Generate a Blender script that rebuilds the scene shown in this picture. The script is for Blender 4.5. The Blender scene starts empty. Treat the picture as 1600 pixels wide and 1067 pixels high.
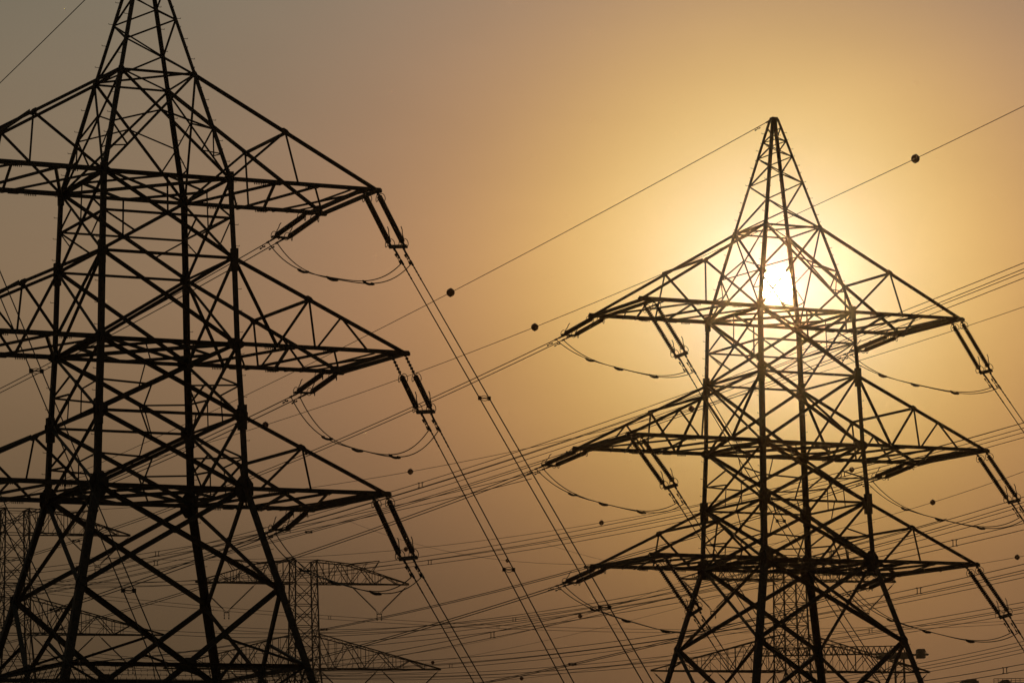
import bpy, math, random
import numpy as np
from mathutils import Vector, Matrix

random.seed(7)
SC = bpy.context.scene
COL = SC.collection
V = Vector

# ------------------------------------------------------------------ camera
FPX = 5507.98            # focal length in pixels of the 1600 px wide photograph
PITCH, ROLL = 0.1567, 0.0182
CZ = 1.7                 # eye height above the ground
fwd = V((0, math.cos(PITCH), math.sin(PITCH)))
up0 = V((0, -math.sin(PITCH), math.cos(PITCH)))
rt0 = V((1, 0, 0))
cr, sr = math.cos(ROLL), math.sin(ROLL)
right = cr * rt0 - sr * up0
upv = sr * rt0 + cr * up0
EYE = V((0, 0, CZ))
cam_d = bpy.data.cameras.new('camera')
cam = bpy.data.objects.new('camera', cam_d)
COL.objects.link(cam)
m3 = Matrix((right, upv, -fwd)).transposed()
cam.matrix_world = Matrix.Translation(EYE) @ m3.to_4x4()
cam_d.sensor_width = 36.0
cam_d.sensor_fit = 'HORIZONTAL'
cam_d.lens = FPX / 1600.0 * 36.0
cam_d.clip_start = 0.5
cam_d.clip_end = 20000.0
SC.camera = cam


def ray(px, py):
    return (fwd + (px - 800.0) / FPX * right + (533.5 - py) / FPX * upv).normalized()


# ------------------------------------------------------------------ sky and sun
SUN_DIR = ray(1214, 447)
SUN_EL = math.asin(SUN_DIR.z)
SUN_AZ = math.atan2(SUN_DIR.x, SUN_DIR.y)
world = bpy.data.worlds.new('World')
SC.world = world
world.use_nodes = True
wn, wl = world.node_tree.nodes, world.node_tree.links
wn.clear()


def wmath(op, a, b=None, c=None):
    n = wn.new('ShaderNodeMath')
    n.operation = op
    for i, x in enumerate((a, b, c)):
        if x is None:
            continue
        if isinstance(x, (int, float)):
            n.inputs[i].default_value = x
        else:
            wl.new(x, n.inputs[i])
    return n.outputs[0]


def wvec(op, a, b):
    n = wn.new('ShaderNodeVectorMath')
    n.operation = op
    for i, x in enumerate((a, b)):
        if isinstance(x, tuple):
            n.inputs[i].default_value = x
        elif isinstance(x, (int, float)):
            n.inputs['Scale'].default_value = x
        elif op == 'SCALE' and i == 1:
            wl.new(x, n.inputs['Scale'])
        else:
            wl.new(x, n.inputs[i])
    return n.outputs['Value'] if op == 'DOT_PRODUCT' else n.outputs[0]


tc = wn.new('ShaderNodeTexCoord')
dirn = tc.outputs['Generated']
cosang = wvec('DOT_PRODUCT', dirn, tuple(SUN_DIR))
ang = wmath('MULTIPLY', wmath('ARCCOSINE', wmath('MINIMUM', cosang, 1.0)), 180 / math.pi)
sep = wn.new('ShaderNodeSeparateXYZ')
wl.new(dirn, sep.inputs[0])
elev = wmath('MULTIPLY', wmath('ARCSINE', wmath('MINIMUM', wmath('MAXIMUM', sep.outputs['Z'], -1.0), 1.0)), 180 / math.pi)


def expo(a, s):                      # exp(-a / s)
    return wmath('EXPONENT', wmath('MULTIPLY', a, -1.0 / s))


def rgb(r, g, b):
    n = wn.new('ShaderNodeCombineXYZ')
    for i, x in enumerate((r, g, b)):
        if isinstance(x, (int, float)):
            n.inputs[i].default_value = x
        else:
            wl.new(x, n.inputs[i])
    return n.outputs[0]


# dusty sky: an aureole round the sun whose blue dies off first, a broad
# background, and air that thickens towards the horizon
def peak(a, w):                      # exp(-(a / w) ** 1.6)
    return wmath('EXPONENT', wmath('MULTIPLY', wmath('POWER', wmath('MULTIPLY', a, 1.0 / w), 1.6), -1.0))


aur = rgb(wmath('MULTIPLY', peak(ang, 4.30), 0.825),
          wmath('MULTIPLY', peak(ang, 3.154), 0.700),
          wmath('MULTIPLY', peak(ang, 1.75), 0.600))
core = wvec('SCALE', rgb(1.0, 0.88, 0.62), wmath('MULTIPLY', expo(ang, 0.22), 0.6))
mr = wn.new('ShaderNodeMapRange')
mr.interpolation_type = 'SMOOTHSTEP'
wl.new(elev, mr.inputs['Value'])
mr.inputs['From Min'].default_value = 7.0
mr.inputs['From Max'].default_value = 20.0
mixc = wn.new('ShaderNodeMix')
mixc.data_type = 'VECTOR'
wl.new(mr.outputs[0], mixc.inputs['Factor'])
mixc.inputs[4].default_value = (0.2620, 0.1660, 0.0900)
mixc.inputs[5].default_value = (0.1820, 0.1880, 0.1500)
far_fall = wmath('ADD', wmath('MULTIPLY', expo(ang, 28.0), 1.25), 0.12)
base = wvec('SCALE', mixc.outputs[1], far_fall)
dustn = wn.new('ShaderNodeTexNoise')
dustn.inputs['Scale'].default_value = 9.0
dustn.inputs['Detail'].default_value = 4.0
mapn = wn.new('ShaderNodeMapping')
mapn.inputs['Scale'].default_value = (1.0, 1.0, 2.6)
wl.new(dirn, mapn.inputs[0])
wl.new(mapn.outputs[0], dustn.inputs['Vector'])
uneven = wmath('MULTIPLY_ADD', dustn.outputs[0], 0.22, 0.87)
thick = wn.new('ShaderNodeMapRange')
thick.interpolation_type = 'SMOOTHSTEP'
wl.new(elev, thick.inputs['Value'])
thick.inputs['From Min'].default_value = 3.0
thick.inputs['From Max'].default_value = 11.0
thin = thick.outputs[0]
# the low dust bank is a little denser towards the left of the sun
azim = wmath('SUBTRACT', wmath('MULTIPLY', wmath('ARCTAN2', sep.outputs['X'], sep.outputs['Y']), 180 / math.pi), math.degrees(SUN_AZ))
azim = wmath('MINIMUM', wmath('MAXIMUM', azim, -6.5), 5.0)


def bank(e0, k):
    e = wmath('MULTIPLY_ADD', azim, k, e0)
    return wmath('ADD', wmath('MULTIPLY', thin, wmath('SUBTRACT', 1.0, e)), e)


tcol = rgb(bank(.445, .0215), bank(.448, .0210), bank(.430, .0180))
veil = wvec('SCALE', wvec('MULTIPLY', wvec('ADD', wvec('ADD', aur, base), core), tcol), uneven)
# the sun's own disc
disc = wmath('LESS_THAN', ang, 0.275)
sunc = wvec('SCALE', rgb(1.0, 0.62, 0.28), wmath('MULTIPLY', disc, 1500.0))
veil = wvec('ADD', veil, sunc)
sky = wn.new('ShaderNodeTexSky')
sky.sky_type = 'NISHITA'
sky.sun_disc = False
sky.sun_elevation = SUN_EL
sky.sun_rotation = SUN_AZ
sky.dust_density = 8.0
sky.air_density = 1.0
bg1 = wn.new('ShaderNodeBackground')
wl.new(veil, bg1.inputs['Color'])
bg1.inputs['Strength'].default_value = 1.0
bg2 = wn.new('ShaderNodeBackground')
wl.new(sky.outputs[0], bg2.inputs['Color'])
bg2.inputs['Strength'].default_value = 0.0003
adds = wn.new('ShaderNodeAddShader')
wl.new(bg1.outputs[0], adds.inputs[0])
wl.new(bg2.outputs[0], adds.inputs[1])
wout = wn.new('ShaderNodeOutputWorld')
wl.new(adds.outputs[0], wout.inputs['Surface'])

sun_l = bpy.data.lights.new('sun', 'SUN')
sun_l.energy = 0.04
sun_l.angle = math.radians(0.53)
sun_l.color = (1.0, 0.45, 0.12)
sun = bpy.data.objects.new('sun', sun_l)
COL.objects.link(sun)
sun.rotation_euler = SUN_DIR.to_track_quat('Z', 'Y').to_euler()
sun.location = EYE + SUN_DIR * 300

SC.view_settings.view_transform = 'Standard'
SC.view_settings.look = 'None'
SC.view_settings.exposure = 0.0
SC.view_settings.gamma = 1.0
SC.render.engine = 'CYCLES'
SC.cycles.use_denoising = True
SC.cycles.denoiser = 'OPENIMAGEDENOISE'
SC.cycles.denoising_input_passes = 'RGB_ALBEDO_NORMAL'
SC.cycles.denoising_prefilter = 'ACCURATE'
SC.cycles.max_bounces = 6
SC.cycles.volume_bounces = 0
SC.cycles.pixel_filter_type = 'BLACKMAN_HARRIS'
SC.cycles.filter_width = 1.5


# ------------------------------------------------------------------ materials
def material(name, col, rough=0.6, metal=0.0, scale=6.0, var=0.35, bump=0.0):
    m = bpy.data.materials.new(name)
    m.use_nodes = True
    n, l = m.node_tree.nodes, m.node_tree.links
    b = n['Principled BSDF']
    t = n.new('ShaderNodeTexCoord')
    no = n.new('ShaderNodeTexNoise')
    no.inputs['Scale'].default_value = scale
    no.inputs['Detail'].default_value = 4.0
    l.new(t.outputs['Object'], no.inputs['Vector'])
    r = n.new('ShaderNodeValToRGB')
    r.color_ramp.elements[0].position = 0.3
    r.color_ramp.elements[1].position = 0.7
    r.color_ramp.elements[0].color = tuple(c * (1 - var) for c in col) + (1,)
    r.color_ramp.elements[1].color = tuple(min(1, c * (1 + var)) for c in col) + (1,)
    l.new(no.outputs[0], r.inputs[0])
    l.new(r.outputs[0], b.inputs['Base Color'])
    b.inputs['Roughness'].default_value = rough
    b.inputs['Metallic'].default_value = metal
    if bump:
        bm = n.new('ShaderNodeBump')
        bm.inputs['Strength'].default_value = bump
        l.new(no.outputs[0], bm.inputs['Height'])
        l.new(bm.outputs[0], b.inputs['Normal'])
    return m


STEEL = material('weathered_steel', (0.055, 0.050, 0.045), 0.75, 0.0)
ALU = material('dull_aluminium', (0.05, 0.046, 0.042), 0.6, 0.3)
GLASSY = material('brown_porcelain', (0.045, 0.026, 0.018), 0.35)
BALLM = material('faded_orange_plastic', (0.16, 0.05, 0.03), 0.6)
SAND = material('desert_sand', (0.30, 0.22, 0.14), 0.95, 0.0, 0.15, 0.25, 0.3)
CONC = material('raw_concrete', (0.25, 0.23, 0.21), 0.9)
GREYP = material('grey_panel', (0.14, 0.145, 0.13), 0.7)
GLAZE = material('dark_glazing', (0.03, 0.035, 0.04), 0.15)


# ------------------------------------------------------------------ helpers
def mesh_obj(name, vs, fs, mat, parent=None, smooth=False):
    me = bpy.data.meshes.new(name)
    me.from_pydata([tuple(v) for v in vs], [], fs)
    me.update()
    if smooth:
        me.polygons.foreach_set('use_smooth', [True] * len(me.polygons))
    me.materials.append(mat)
    o = bpy.data.objects.new(name, me)
    COL.objects.link(o)
    if parent is not None:
        o.parent = parent
    return o


def tag(o, label=None, cat=None, group=None, kind=None):
    if label:
        o['label'] = label
    if cat:
        o['category'] = cat
    if group:
        o['group'] = group
    if kind:
        o['kind'] = kind
    return o


def empty(name, loc=(0, 0, 0), rz=0.0):
    o = bpy.data.objects.new(name, None)
    o.empty_display_size = 0.5
    COL.objects.link(o)
    o.location = loc
    o.rotation_euler = (0, 0, rz)
    return o


def copy_tree(o, parent=None):
    c = o.copy()
    COL.objects.link(c)
    c.parent = parent
    for ch in o.children:
        copy_tree(ch, c)
    return c


class MB:
    """collects shapes of one part"""
    def __init__(s):
        s.v, s.f = [], []

    def add(s, vs, fs):
        k = len(s.v)
        s.v += [V(v) for v in vs]
        s.f += [tuple(i + k for i in f) for f in fs]

    def angle(s, p, q, w, n, t=None):            # L-section steel angle from p to q
        p, q = V(p), V(q)
        d = (q - p).normalized()
        n = V(n)
        a = n - d * n.dot(d)
        if a.length < 1e-4:
            a = d.orthogonal()
        a.normalize()
        b = d.cross(a)
        t = t or w * 0.13
        prof = [(0, 0), (w, 0), (w, t), (t, t), (t, w), (0, w)]
        vs = []
        for e in (p, q):
            for x, y in prof:
                vs.append(e + a * (x - w * .36) + b * (y - w * .36))
        fs = [(i, (i + 1) % 6, 6 + (i + 1) % 6, 6 + i) for i in range(6)]
        fs += [(3, 2, 1, 0), (5, 4, 3, 0), (6, 7, 8, 9), (6, 9, 10, 11)]
        s.add(vs, fs)

    def box(s, c, ax, ay, az):                   # centre and three half axes
        c, ax, ay, az = V(c), V(ax), V(ay), V(az)
        vs = [c + i * ax + j * ay + k * az for k in (-1, 1) for j in (-1, 1) for i in (-1, 1)]
        s.add(vs, [(0, 2, 3, 1), (4, 5, 7, 6), (0, 1, 5, 4), (2, 6, 7, 3), (0, 4, 6, 2), (1, 3, 7, 5)])

    def bar(s, p, q, w, h=None, n=(0, 0, 1)):
        p, q = V(p), V(q)
        d = (q - p)
        L = d.length
        d.normalize()
        a = V(n) - d * V(n).dot(d)
        if a.length < 1e-4:
            a = d.orthogonal()
        a.normalize()
        b = d.cross(a)
        s.box((p + q) / 2, d * L / 2, b * w / 2, a * (h or w) / 2)

    def tube(s, pts, r, k=6, closed=False):
        pts = [V(p) for p in pts]
        n = len(pts)
        rings = []
        ref = None
        for i, p in enumerate(pts):
            if closed:
                d = pts[(i + 1) % n] - pts[i - 1]
            else:
                d = pts[min(i + 1, n - 1)] - pts[max(i - 1, 0)]
            d.normalize()
            if ref is None:
                ref = d.orthogonal().normalized()
            a = ref - d * ref.dot(d)
            a.normalize()
            ref = a
            b = d.cross(a)
            rr = r[i] if isinstance(r, (list, tuple)) else r
            rings.append([p + (a * math.cos(2 * math.pi * j / k) + b * math.sin(2 * math.pi * j / k)) * rr for j in range(k)])
        vs = [v for g in rings for v in g]
        fs = []
        for i in range(n if closed else n - 1):
            for j in range(k):
                i2 = (i + 1) % n
                fs.append((i * k + j, i * k + (j + 1) % k, i2 * k + (j + 1) % k, i2 * k + j))
        if not closed:
            fs += [tuple(reversed(range(k))), tuple(range((n - 1) * k, n * k))]
        s.add(vs, fs)

    def lathe(s, prof, axis_o, axis_d, k=10):    # prof: (distance along axis, radius)
        o, d = V(axis_o), V(axis_d).normalized()
        a = d.orthogonal().normalized()
        b = d.cross(a)
        vs = []
        for x, r in prof:
            for j in range(k):
                t = 2 * math.pi * j / k
                vs.append(o + d * x + (a * math.cos(t) + b * math.sin(t)) * r)
        fs = []
        for i in range(len(prof) - 1):
            for j in range(k):
                fs.append((i * k + j, i * k + (j + 1) % k, (i + 1) * k + (j + 1) % k, (i + 1) * k + j))
        fs += [tuple(reversed(range(k))), tuple(range((len(prof) - 1) * k, len(prof) * k))]
        s.add(vs, fs)

    def plate(s, c, u, v, n, ru, rv, t, k=8):    # flat octagonal plate
        c, u, v, n = V(c), V(u), V(v), V(n)
        vs = []
        for z in (-t / 2, t / 2):
            for j in range(k):
                a = 2 * math.pi * (j + .5) / k
                vs.append(c + u * ru * 1.08 * math.cos(a) + v * rv * 1.08 * math.sin(a) + n * z)
        fs = [tuple(reversed(range(k))), tuple(range(k, 2 * k))]
        fs += [(j, (j + 1) % k, k + (j + 1) % k, k + j) for j in range(k)]
        s.add(vs, fs)

    def build(s, name, mat, parent=None, smooth=False):
        return mesh_obj(name, s.v, s.f, mat, parent, smooth)


def lerp(a, b, t):
    return V(a) * (1 - t) + V(b) * t


# ------------------------------------------------------------------ ground
g = mesh_obj('ground', [(-3900, -200, 0), (3900, -200, 0), (3900, 3900, 0), (-3900, 3900, 0)], [(0, 1, 2, 3)], SAND)
tag(g, kind='structure')

# ------------------------------------------------------------------ tension towers
Z0 = 26.1974 + CZ
ZL = dict(A=13.2823, T=8.0, B=4.1659, M=0.0, C=-3.4203, D=-6.927, S=-11.7176, P=20.1272)
ZL = {k: z + Z0 for k, z in ZL.items()}
WL = dict(A=1.8767, T=3.1725, B=3.3016, M=3.3984, C=3.5542, D=3.6815, S=4.8971, P=0.17)
SLOPE = (WL['S'] - WL['D']) / (ZL['D'] - ZL['S'])
ZL['U'] = ZL['S'] - 8.94
WL['U'] = WL['S'] + SLOPE * 8.94
ZL['G'] = 0.35
WL['G'] = WL['S'] + SLOPE * (ZL['S'] - 0.35)
ARM_R = dict(T=7.8171, M=8.875, D=7.3895)
ARM_L = dict(T=8.05, M=8.98, D=7.55)
ARM_G = dict(T=-0.2832, M=-0.6307, D=-0.9718)
TOWERS = dict(L=(-17.5618, 166.6771, 0.4461), R=(16.1167, 209.0967, 0.4526))
CORN = [(-1, -1), (1, -1), (1, 1), (-1, 1)]
FN = [V((0, -1, 0)), V((1, 0, 0)), V((0, 1, 0)), V((-1, 0, 0))]


def cnr(k, i):
    sx, sy = CORN[i % 4]
    return V((sx * WL[k], sy * WL[k], ZL[k]))


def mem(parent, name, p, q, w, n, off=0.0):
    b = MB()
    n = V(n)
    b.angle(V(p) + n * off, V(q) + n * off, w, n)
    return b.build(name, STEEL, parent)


def build_tower():
    T = empty('steel_tower')
    order = ['G', 'U', 'S', 'D', 'C', 'M', 'B', 'T', 'A', 'P']
    lw = dict(G=.36, U=.36, S=.35, D=.30, C=.29, M=.27, B=.25, T=.21, A=.17)
    # legs with their step bolts and footings
    for i in range(4):
        sx, sy = CORN[i]
        b = MB()
        for k0, k1 in zip(order, order[1:]):
            p, q = cnr(k0, i), cnr(k1, i)
            w = lw[k0]
            d = (q - p).normalized()
            a = V((-sx, 0, 0))
            a = (a - d * a.dot(d)).normalized()
            c = V((0, -sy, 0))
            c = (c - d * c.dot(d)).normalized()
            t = w * .14
            prof = [(0, 0), (w, 0), (w, t), (t, t), (t, w), (0, w)]
            vs = [e + a * (x - w * .4) + c * (y - w * .4) for e in (p - d * .03, q + d * .03) for x, y in prof]
            fs = [(j, (j + 1) % 6, 6 + (j + 1) % 6, 6 + j) for j in range(6)]
            fs += [(3, 2, 1, 0), (5, 4, 3, 0), (6, 7, 8, 9), (6, 9, 10, 11)]
            b.add(vs, fs)
        # splice plates at the joints between leg lengths
        for k, h in (('B', .55), ('C', .6), ('T', .45)):
            p = cnr(k, i)
            b.box(p + V((0, 0, -.1)) + V((sx, sy, 0)) * .012, V((lw[k] * .62, 0, 0)), V((0, lw[k] * .62, 0)), V((0, 0, h)))
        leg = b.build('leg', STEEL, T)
        sb = MB()
        z, j = 3.0, 0
        while z < ZL['P'] - .6:
            for k0, k1 in zip(order, order[1:]):
                if ZL[k0] <= z <= ZL[k1]:
                    p = lerp(cnr(k0, i), cnr(k1, i), (z - ZL[k0]) / (ZL[k1] - ZL[k0]))
                    w = lw[k0]
            dv = V((sx, 0, 0)) if j % 2 else V((0, sy, 0))
            st = p + dv * w * .3
            sb.tube([st, st + dv * .23, st + dv * .23 + V((0, 0, .05))], .016, 4)
            z += .52
            j += 1
        tag(sb.build('step_bolts', STEEL, leg), kind='stuff')
        f = MB()
        p = cnr('G', i)
        f.lathe([(-.6, .75), (.25, .75), (.42, .5)], (p.x, p.y, 0), (0, 0, 1), 12)
        f.build('footing', CONC, T)

    # X panels on the four faces
    def xpanel(k1, k2, w, faces=range(4)):
        for i in faces:
            a, bb, c, d = cnr(k1, i), cnr(k1, i + 1), cnr(k2, i), cnr(k2, i + 1)
            mem(T, 'brace', a, d, w, FN[i], .03)
            mem(T, 'brace', bb, c, w, FN[i], -w * .5)

    def cross(k1, k2, i):
        t = WL[k1] / (WL[k1] + WL[k2])
        return lerp(cnr(k1, i), cnr(k2, i + 1), t), t

    def lat(k1, k2, i, t):
        return lerp(cnr(k1, i), cnr(k2, i), t)

    for k1, k2, w in (('A', 'T', .115), ('T', 'B', .155), ('B', 'M', .165), ('M', 'C', .18), ('C', 'D', .185), ('D', 'S', .22), ('S', 'U', .24), ('U', 'G', .24)):
        xpanel(k1, k2, w)
    # horizontals round the body
    for k, w in (('A', .11), ('T', .19), ('B', .13), ('M', .19), ('C', .13), ('D', .20)):
        for i in range(4):
            mem(T, 'strut', cnr(k, i), cnr(k, i + 1), w, FN[i], -.02)
    # plan bracing at the crossarm levels
    for k, w in (('T', .12), ('M', .14), ('D', .14)):
        mids = [lerp(cnr(k, i), cnr(k, i + 1), .5) for i in range(4)]
        for i in range(4):
            mem(T, 'brace', mids[i], mids[(i + 1) % 4], w, (0, 0, 1), -.05)
        mem(T, 'brace', cnr(k, 0), cnr(k, 2), w * 1.2, (0, 0, 1), .06)
        mem(T, 'brace', cnr(k, 1), cnr(k, 3), w * 1.2, (0, 0, 1), .0)
    mem(T, 'brace', cnr('A', 0), cnr('A', 2), .09, (0, 0, 1))
    mem(T, 'brace', cnr('A', 1), cnr('A', 3), .09, (0, 0, 1), .08)
    # secondary members
    for i in range(4):
        n = FN[i]
        # cage below the peak
        x, t = cross('A', 'T', i)
        l1, l2 = lat('A', 'T', i, .52), lat('A', 'T', i + 1, .52)
        mem(T, 'strut', l1, x, .075, n)
        mem(T, 'strut', x, l2, .075, n)
        d1 = lerp(cnr('A', i + 1), cnr('T', i), .74)
        d2 = lerp(cnr('A', i), cnr('T', i + 1), .74)
        mem(T, 'brace', l1, d1, .07, n)
        mem(T, 'brace', l2, d2, .07, n)
        mem(T, 'brace', lat('A', 'T', i, .76), d1, .06, n)
        mem(T, 'brace', lat('A', 'T', i + 1, .76), d2, .06, n)
        # upper body panel: horizontal through the crossing, hanger, corner pieces
        x, t = cross('T', 'B', i)
        l1, l2 = lat('T', 'B', i, t), lat('T', 'B', i + 1, t)
        mem(T, 'strut', l1, l2, .11, n, -.1)
        mem(T, 'hanger', lerp(cnr('T', i), cnr('T', i + 1), .5), x, .07, n)
        for c, e, s in ((i, i + 1, l1), (i + 1, i, l2)):
            mem(T, 'brace', s, lerp(cnr('T', e), cnr('B', c), .74), .075, n)
            if i % 2:
                mem(T, 'brace', s, lerp(cnr('T', c), cnr('B', e), .26), .07, n)
        # lower panels: short horizontals from leg to diagonal and knee braces
        for k1, k2 in (('M', 'C'), ('C', 'D')):
            for c, e in ((i, i + 1), (i + 1, i)):
                s = lat(k1, k2, c, .58)
                p1 = lerp(cnr(k1, e), cnr(k2, c), .62)
                p2 = lerp(cnr(k1, c), cnr(k2, e), .36)
                mem(T, 'strut', s, p1, .085, n)
                if (i % 2) == 0:
                    mem(T, 'brace', p2, lerp(cnr(k1, c), cnr(k1, e), .32), .065, n)
                    mem(T, 'brace', p1, lerp(cnr(k2, c), cnr(k2, e), .30), .065, n)
                else:
                    mem(T, 'brace', s, p2, .075, n)
                    mem(T, 'brace', p1, lerp(cnr(k2, c), cnr(k2, e), .36), .065, n)
        # splayed lower body: belt at the crossing and knee pieces
        x, t = cross('S', 'U', i)
        l1, l2 = lat('S', 'U', i, t), lat('S', 'U', i + 1, t)
        mem(T, 'strut', l1, l2, .19, n, .1)
        for c, e, s in ((i, i + 1, l1), (i + 1, i, l2)):
            mem(T, 'brace', s, lerp(cnr('S', e), cnr('U', c), .62), .10, n)
            mem(T, 'brace', s, lerp(cnr('S', c), cnr('U', e), .26), .12, n)
        x2, t2 = cross('U', 'G', i)
        mem(T, 'strut', lat('U', 'G', i, t2), lat('U', 'G', i + 1, t2), .15, n, .1)
        # gusset plates where the diagonals meet
        for (k1, k2, r) in (('T', 'B', .15), ('M', 'C', .15), ('D', 'S', .22), ('S', 'U', .40)):
            x, t = cross(k1, k2, i)
            b = MB()
            uu = (cnr(k1, i + 1) - cnr(k1, i)).normalized()
            vv = n.cross(uu)
            b.plate(x, uu, vv, n, r, r * .8, .05)
            b.build('gusset_plate', STEEL, T)
        for k, r, h in (('A', .14, .16), ('T', .26, .20), ('B', .24, .24), ('M', .42, .28), ('C', .36, .34), ('D', .46, .62), ('S', .28, .36)):
            for c in (i, i + 1):
                b = MB()
                uu = (cnr(k, i + 1) - cnr(k, i)).normalized()
                p = cnr(k, c) + n * .05 + uu * (r * .22 if c == i else -r * .22)
                b.plate(p, uu, V((0, 0, 1)), n, r, h, .04)
                b.build('gusset_plate', STEEL, T)
    # peak: lacing on each face
    N = 8
    hs = [0]
    for j in range(N):
        hs.append(hs[-1] + (1 - hs[-1]) * .235)
    hs[-1] = .93
    for i in range(4):
        for j in range(N):
            a, bb = (i, i + 1) if (j + i) % 2 else (i + 1, i)
            mem(T, 'brace', lat('A', 'P', a, hs[j]), lat('A', 'P', bb, hs[j + 1]), .085 - .004 * j, FN[i])
    b = MB()
    pz = ZL['P']
    b.box((0, 0, pz - .30), (.15, 0, 0), (0, .15, 0), (0, 0, .36))
    b.box((0, 0, pz + .1), (.19, 0, 0), (0, .19, 0), (0, 0, .05))
    b.build('peak_cap', STEEL, T)

    # crossarms
    def arm(k, tie, side):
        la = ARM_R[k] if side > 0 else ARM_L[k]
        gF = ARM_G[k] if side > 0 else 0.0
        w, z = WL[k], ZL[k]

        def N_(t): return V((side * (w + la * t), -w, z))
        def F_(t): return V((side * (w + (la + gF) * t), w, z))
        cw = .21
        ext = .05 / la
        A = empty('crossarm')
        A.parent = T
        for pf in (N_, F_):
            c = MB()
            c.angle(pf(0), pf(1 + ext), cw, (0, 0, 1))
            for tt in (1 - .22 / la, 1 - .95 / la, .3, .55):
                c.box(pf(tt) + V((0, 0, -.03)), V((.26, 0, 0)), V((0, .10, 0)), V((0, 0, .09)))
            for t0 in (.16, .50):                    # protruding joint bolts
                for q in range(7):
                    pb = pf(t0 + q * .09 / la) + V((0, 0, -.10))
                    c.box(pb, V((.018, 0, 0)), V((0, .018, 0)), V((0, 0, .075)))
            c.build('chord', STEEL, A)
        for tt in (1 - .22 / la, 1 - .95 / la):
            c = MB()
            c.angle(N_(tt) + V((0, -.12, -.06)), F_(tt) + V((0, .12, -.06)), .17, (0, 0, 1))
            c.build('end_beam', STEEL, A)
        tw = WL[tie]
        for sy, f in ((-1, N_), (1, F_)):
            top = V((side * tw, sy * tw, ZL[tie]))
            tip = f(1 - .28 / la) + V((0, 0, .05))
            n = V((0, sy, 0))
            mem(A, 'tie_beam', top, tip, .155, n)
            if k == 'M':
                j1, j2 = lerp(top, tip, .44), lerp(top, tip, .63)
                for p, q, ww in ((top, f(.23), .13), (j1, f(.23), .11), (j1, f(.45), .08), (j2, f(.46), .085), (j2, f(.76), .085)):
                    mem(A, 'brace', p, q, ww, n)
            else:
                j1 = lerp(top, tip, .5 if k == 'T' else .42)
                mem(A, 'brace', j1, f(0.0 if k == 'T' else .1), .11, n)
                mem(A, 'brace', j1, f(.45), .075, n)
            b = MB()
            b.plate(j1 + n * .05, (tip - top).normalized(), V((0, 0, 1)), n, .24, .15, .03)
            b.build('gusset_plate', STEEL, A)
        tq = {'T': .5, 'M': .44, 'D': .42}[k]
        pN = lerp(V((side * tw, -tw, ZL[tie])), N_(1), tq)
        pF = lerp(V((side * tw, tw, ZL[tie])), F_(1), tq)
        mem(A, 'strut', pN, pF, .13, (0, 0, 1), .05)
        for p, q, ww in ((F_(0), N_(.29), .15), (N_(.29), F_(.55), .12), (F_(.37), N_(.56), .14), (N_(.56), F_(.98), .10),
                         (N_(.80), lerp(N_(.56), F_(.98), .5), .075), (F_(.72), lerp(N_(.56), F_(.98), .66), .075),
                         (N_(.92), F_(.62), .09), (N_(0), F_(.37), .10)):
            mem(A, 'brace', p, q, ww, (0, 0, 1), -.09)
        return A

    for k, tie in (('T', 'A'), ('M', 'B'), ('D', 'C')):
        for side in (1, -1):
            arm(k, tie, side)

    # anti-climbing guard: barbed strands on brackets round the belt
    gd = MB()
    t = WL['S'] / (WL['S'] + WL['U'])
    zb = ZL['S'] + (ZL['U'] - ZL['S']) * t
    wb = WL['S'] + (WL['U'] - WL['S']) * t
    for lvl in range(5):
        zz = zb - .12 - lvl * .2
        ww = wb + .28 + lvl * .07
        cs = [V((sx * ww, sy * ww, zz)) for sx, sy in CORN]
        for i in range(4):
            gd.tube([cs[i], cs[(i + 1) % 4]], .014, 3)
            nb = int(2 * ww / .3)
            for j in range(nb):
                p = lerp(cs[i], cs[(i + 1) % 4], (j + .5) / nb)
                dv = V((random.uniform(-.04, .04), random.uniform(-.04, .04), .07))
                gd.tube([p - dv, p + dv], .012, 3)
    for i in range(4):
        for j in range(13):
            p = lerp(V((CORN[i][0] * wb, CORN[i][1] * wb, zb)), V((CORN[(i + 1) % 4][0] * wb, CORN[(i + 1) % 4][1] * wb, zb)), (j + .5) / 13)
            gd.bar(p + FN[i] * .15, p + FN[i] * .62 + V((0, 0, -.98)), .03)
    tag(gd.build('anti_climbing_guard', STEEL, T), kind='stuff')
    return T


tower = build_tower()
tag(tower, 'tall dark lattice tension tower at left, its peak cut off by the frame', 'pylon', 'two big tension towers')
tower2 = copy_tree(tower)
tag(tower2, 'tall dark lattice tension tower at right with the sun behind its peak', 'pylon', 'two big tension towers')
for t, k in ((tower, 'L'), (tower2, 'R')):
    X, Y, r = TOWERS[k]
    t.location = (X, Y, 0)
    t.rotation_euler = (0, 0, r)


def tw_pt(k, p):
    X, Y, r = TOWERS[k]
    c, s = math.cos(r), math.sin(r)
    return V((X + c * p[0] - s * p[1], Y + s * p[0] + c * p[1], p[2]))


def tip(k, lv, side, near, inset=0.0):
    w = WL[lv]
    la = ARM_R[lv] if side > 0 else ARM_L[lv] + 0
    x = w + la - inset + (ARM_G[lv] if (side > 0 and not near) else 0)
    return tw_pt(k, (side * x, (-w if near else w), ZL[lv] - .1))


def arm_dir(k):
    r = TOWERS[k][2]
    return V((math.cos(r), math.sin(r), 0))


# ------------------------------------------------------------------ insulators
LS = 4.0


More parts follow.
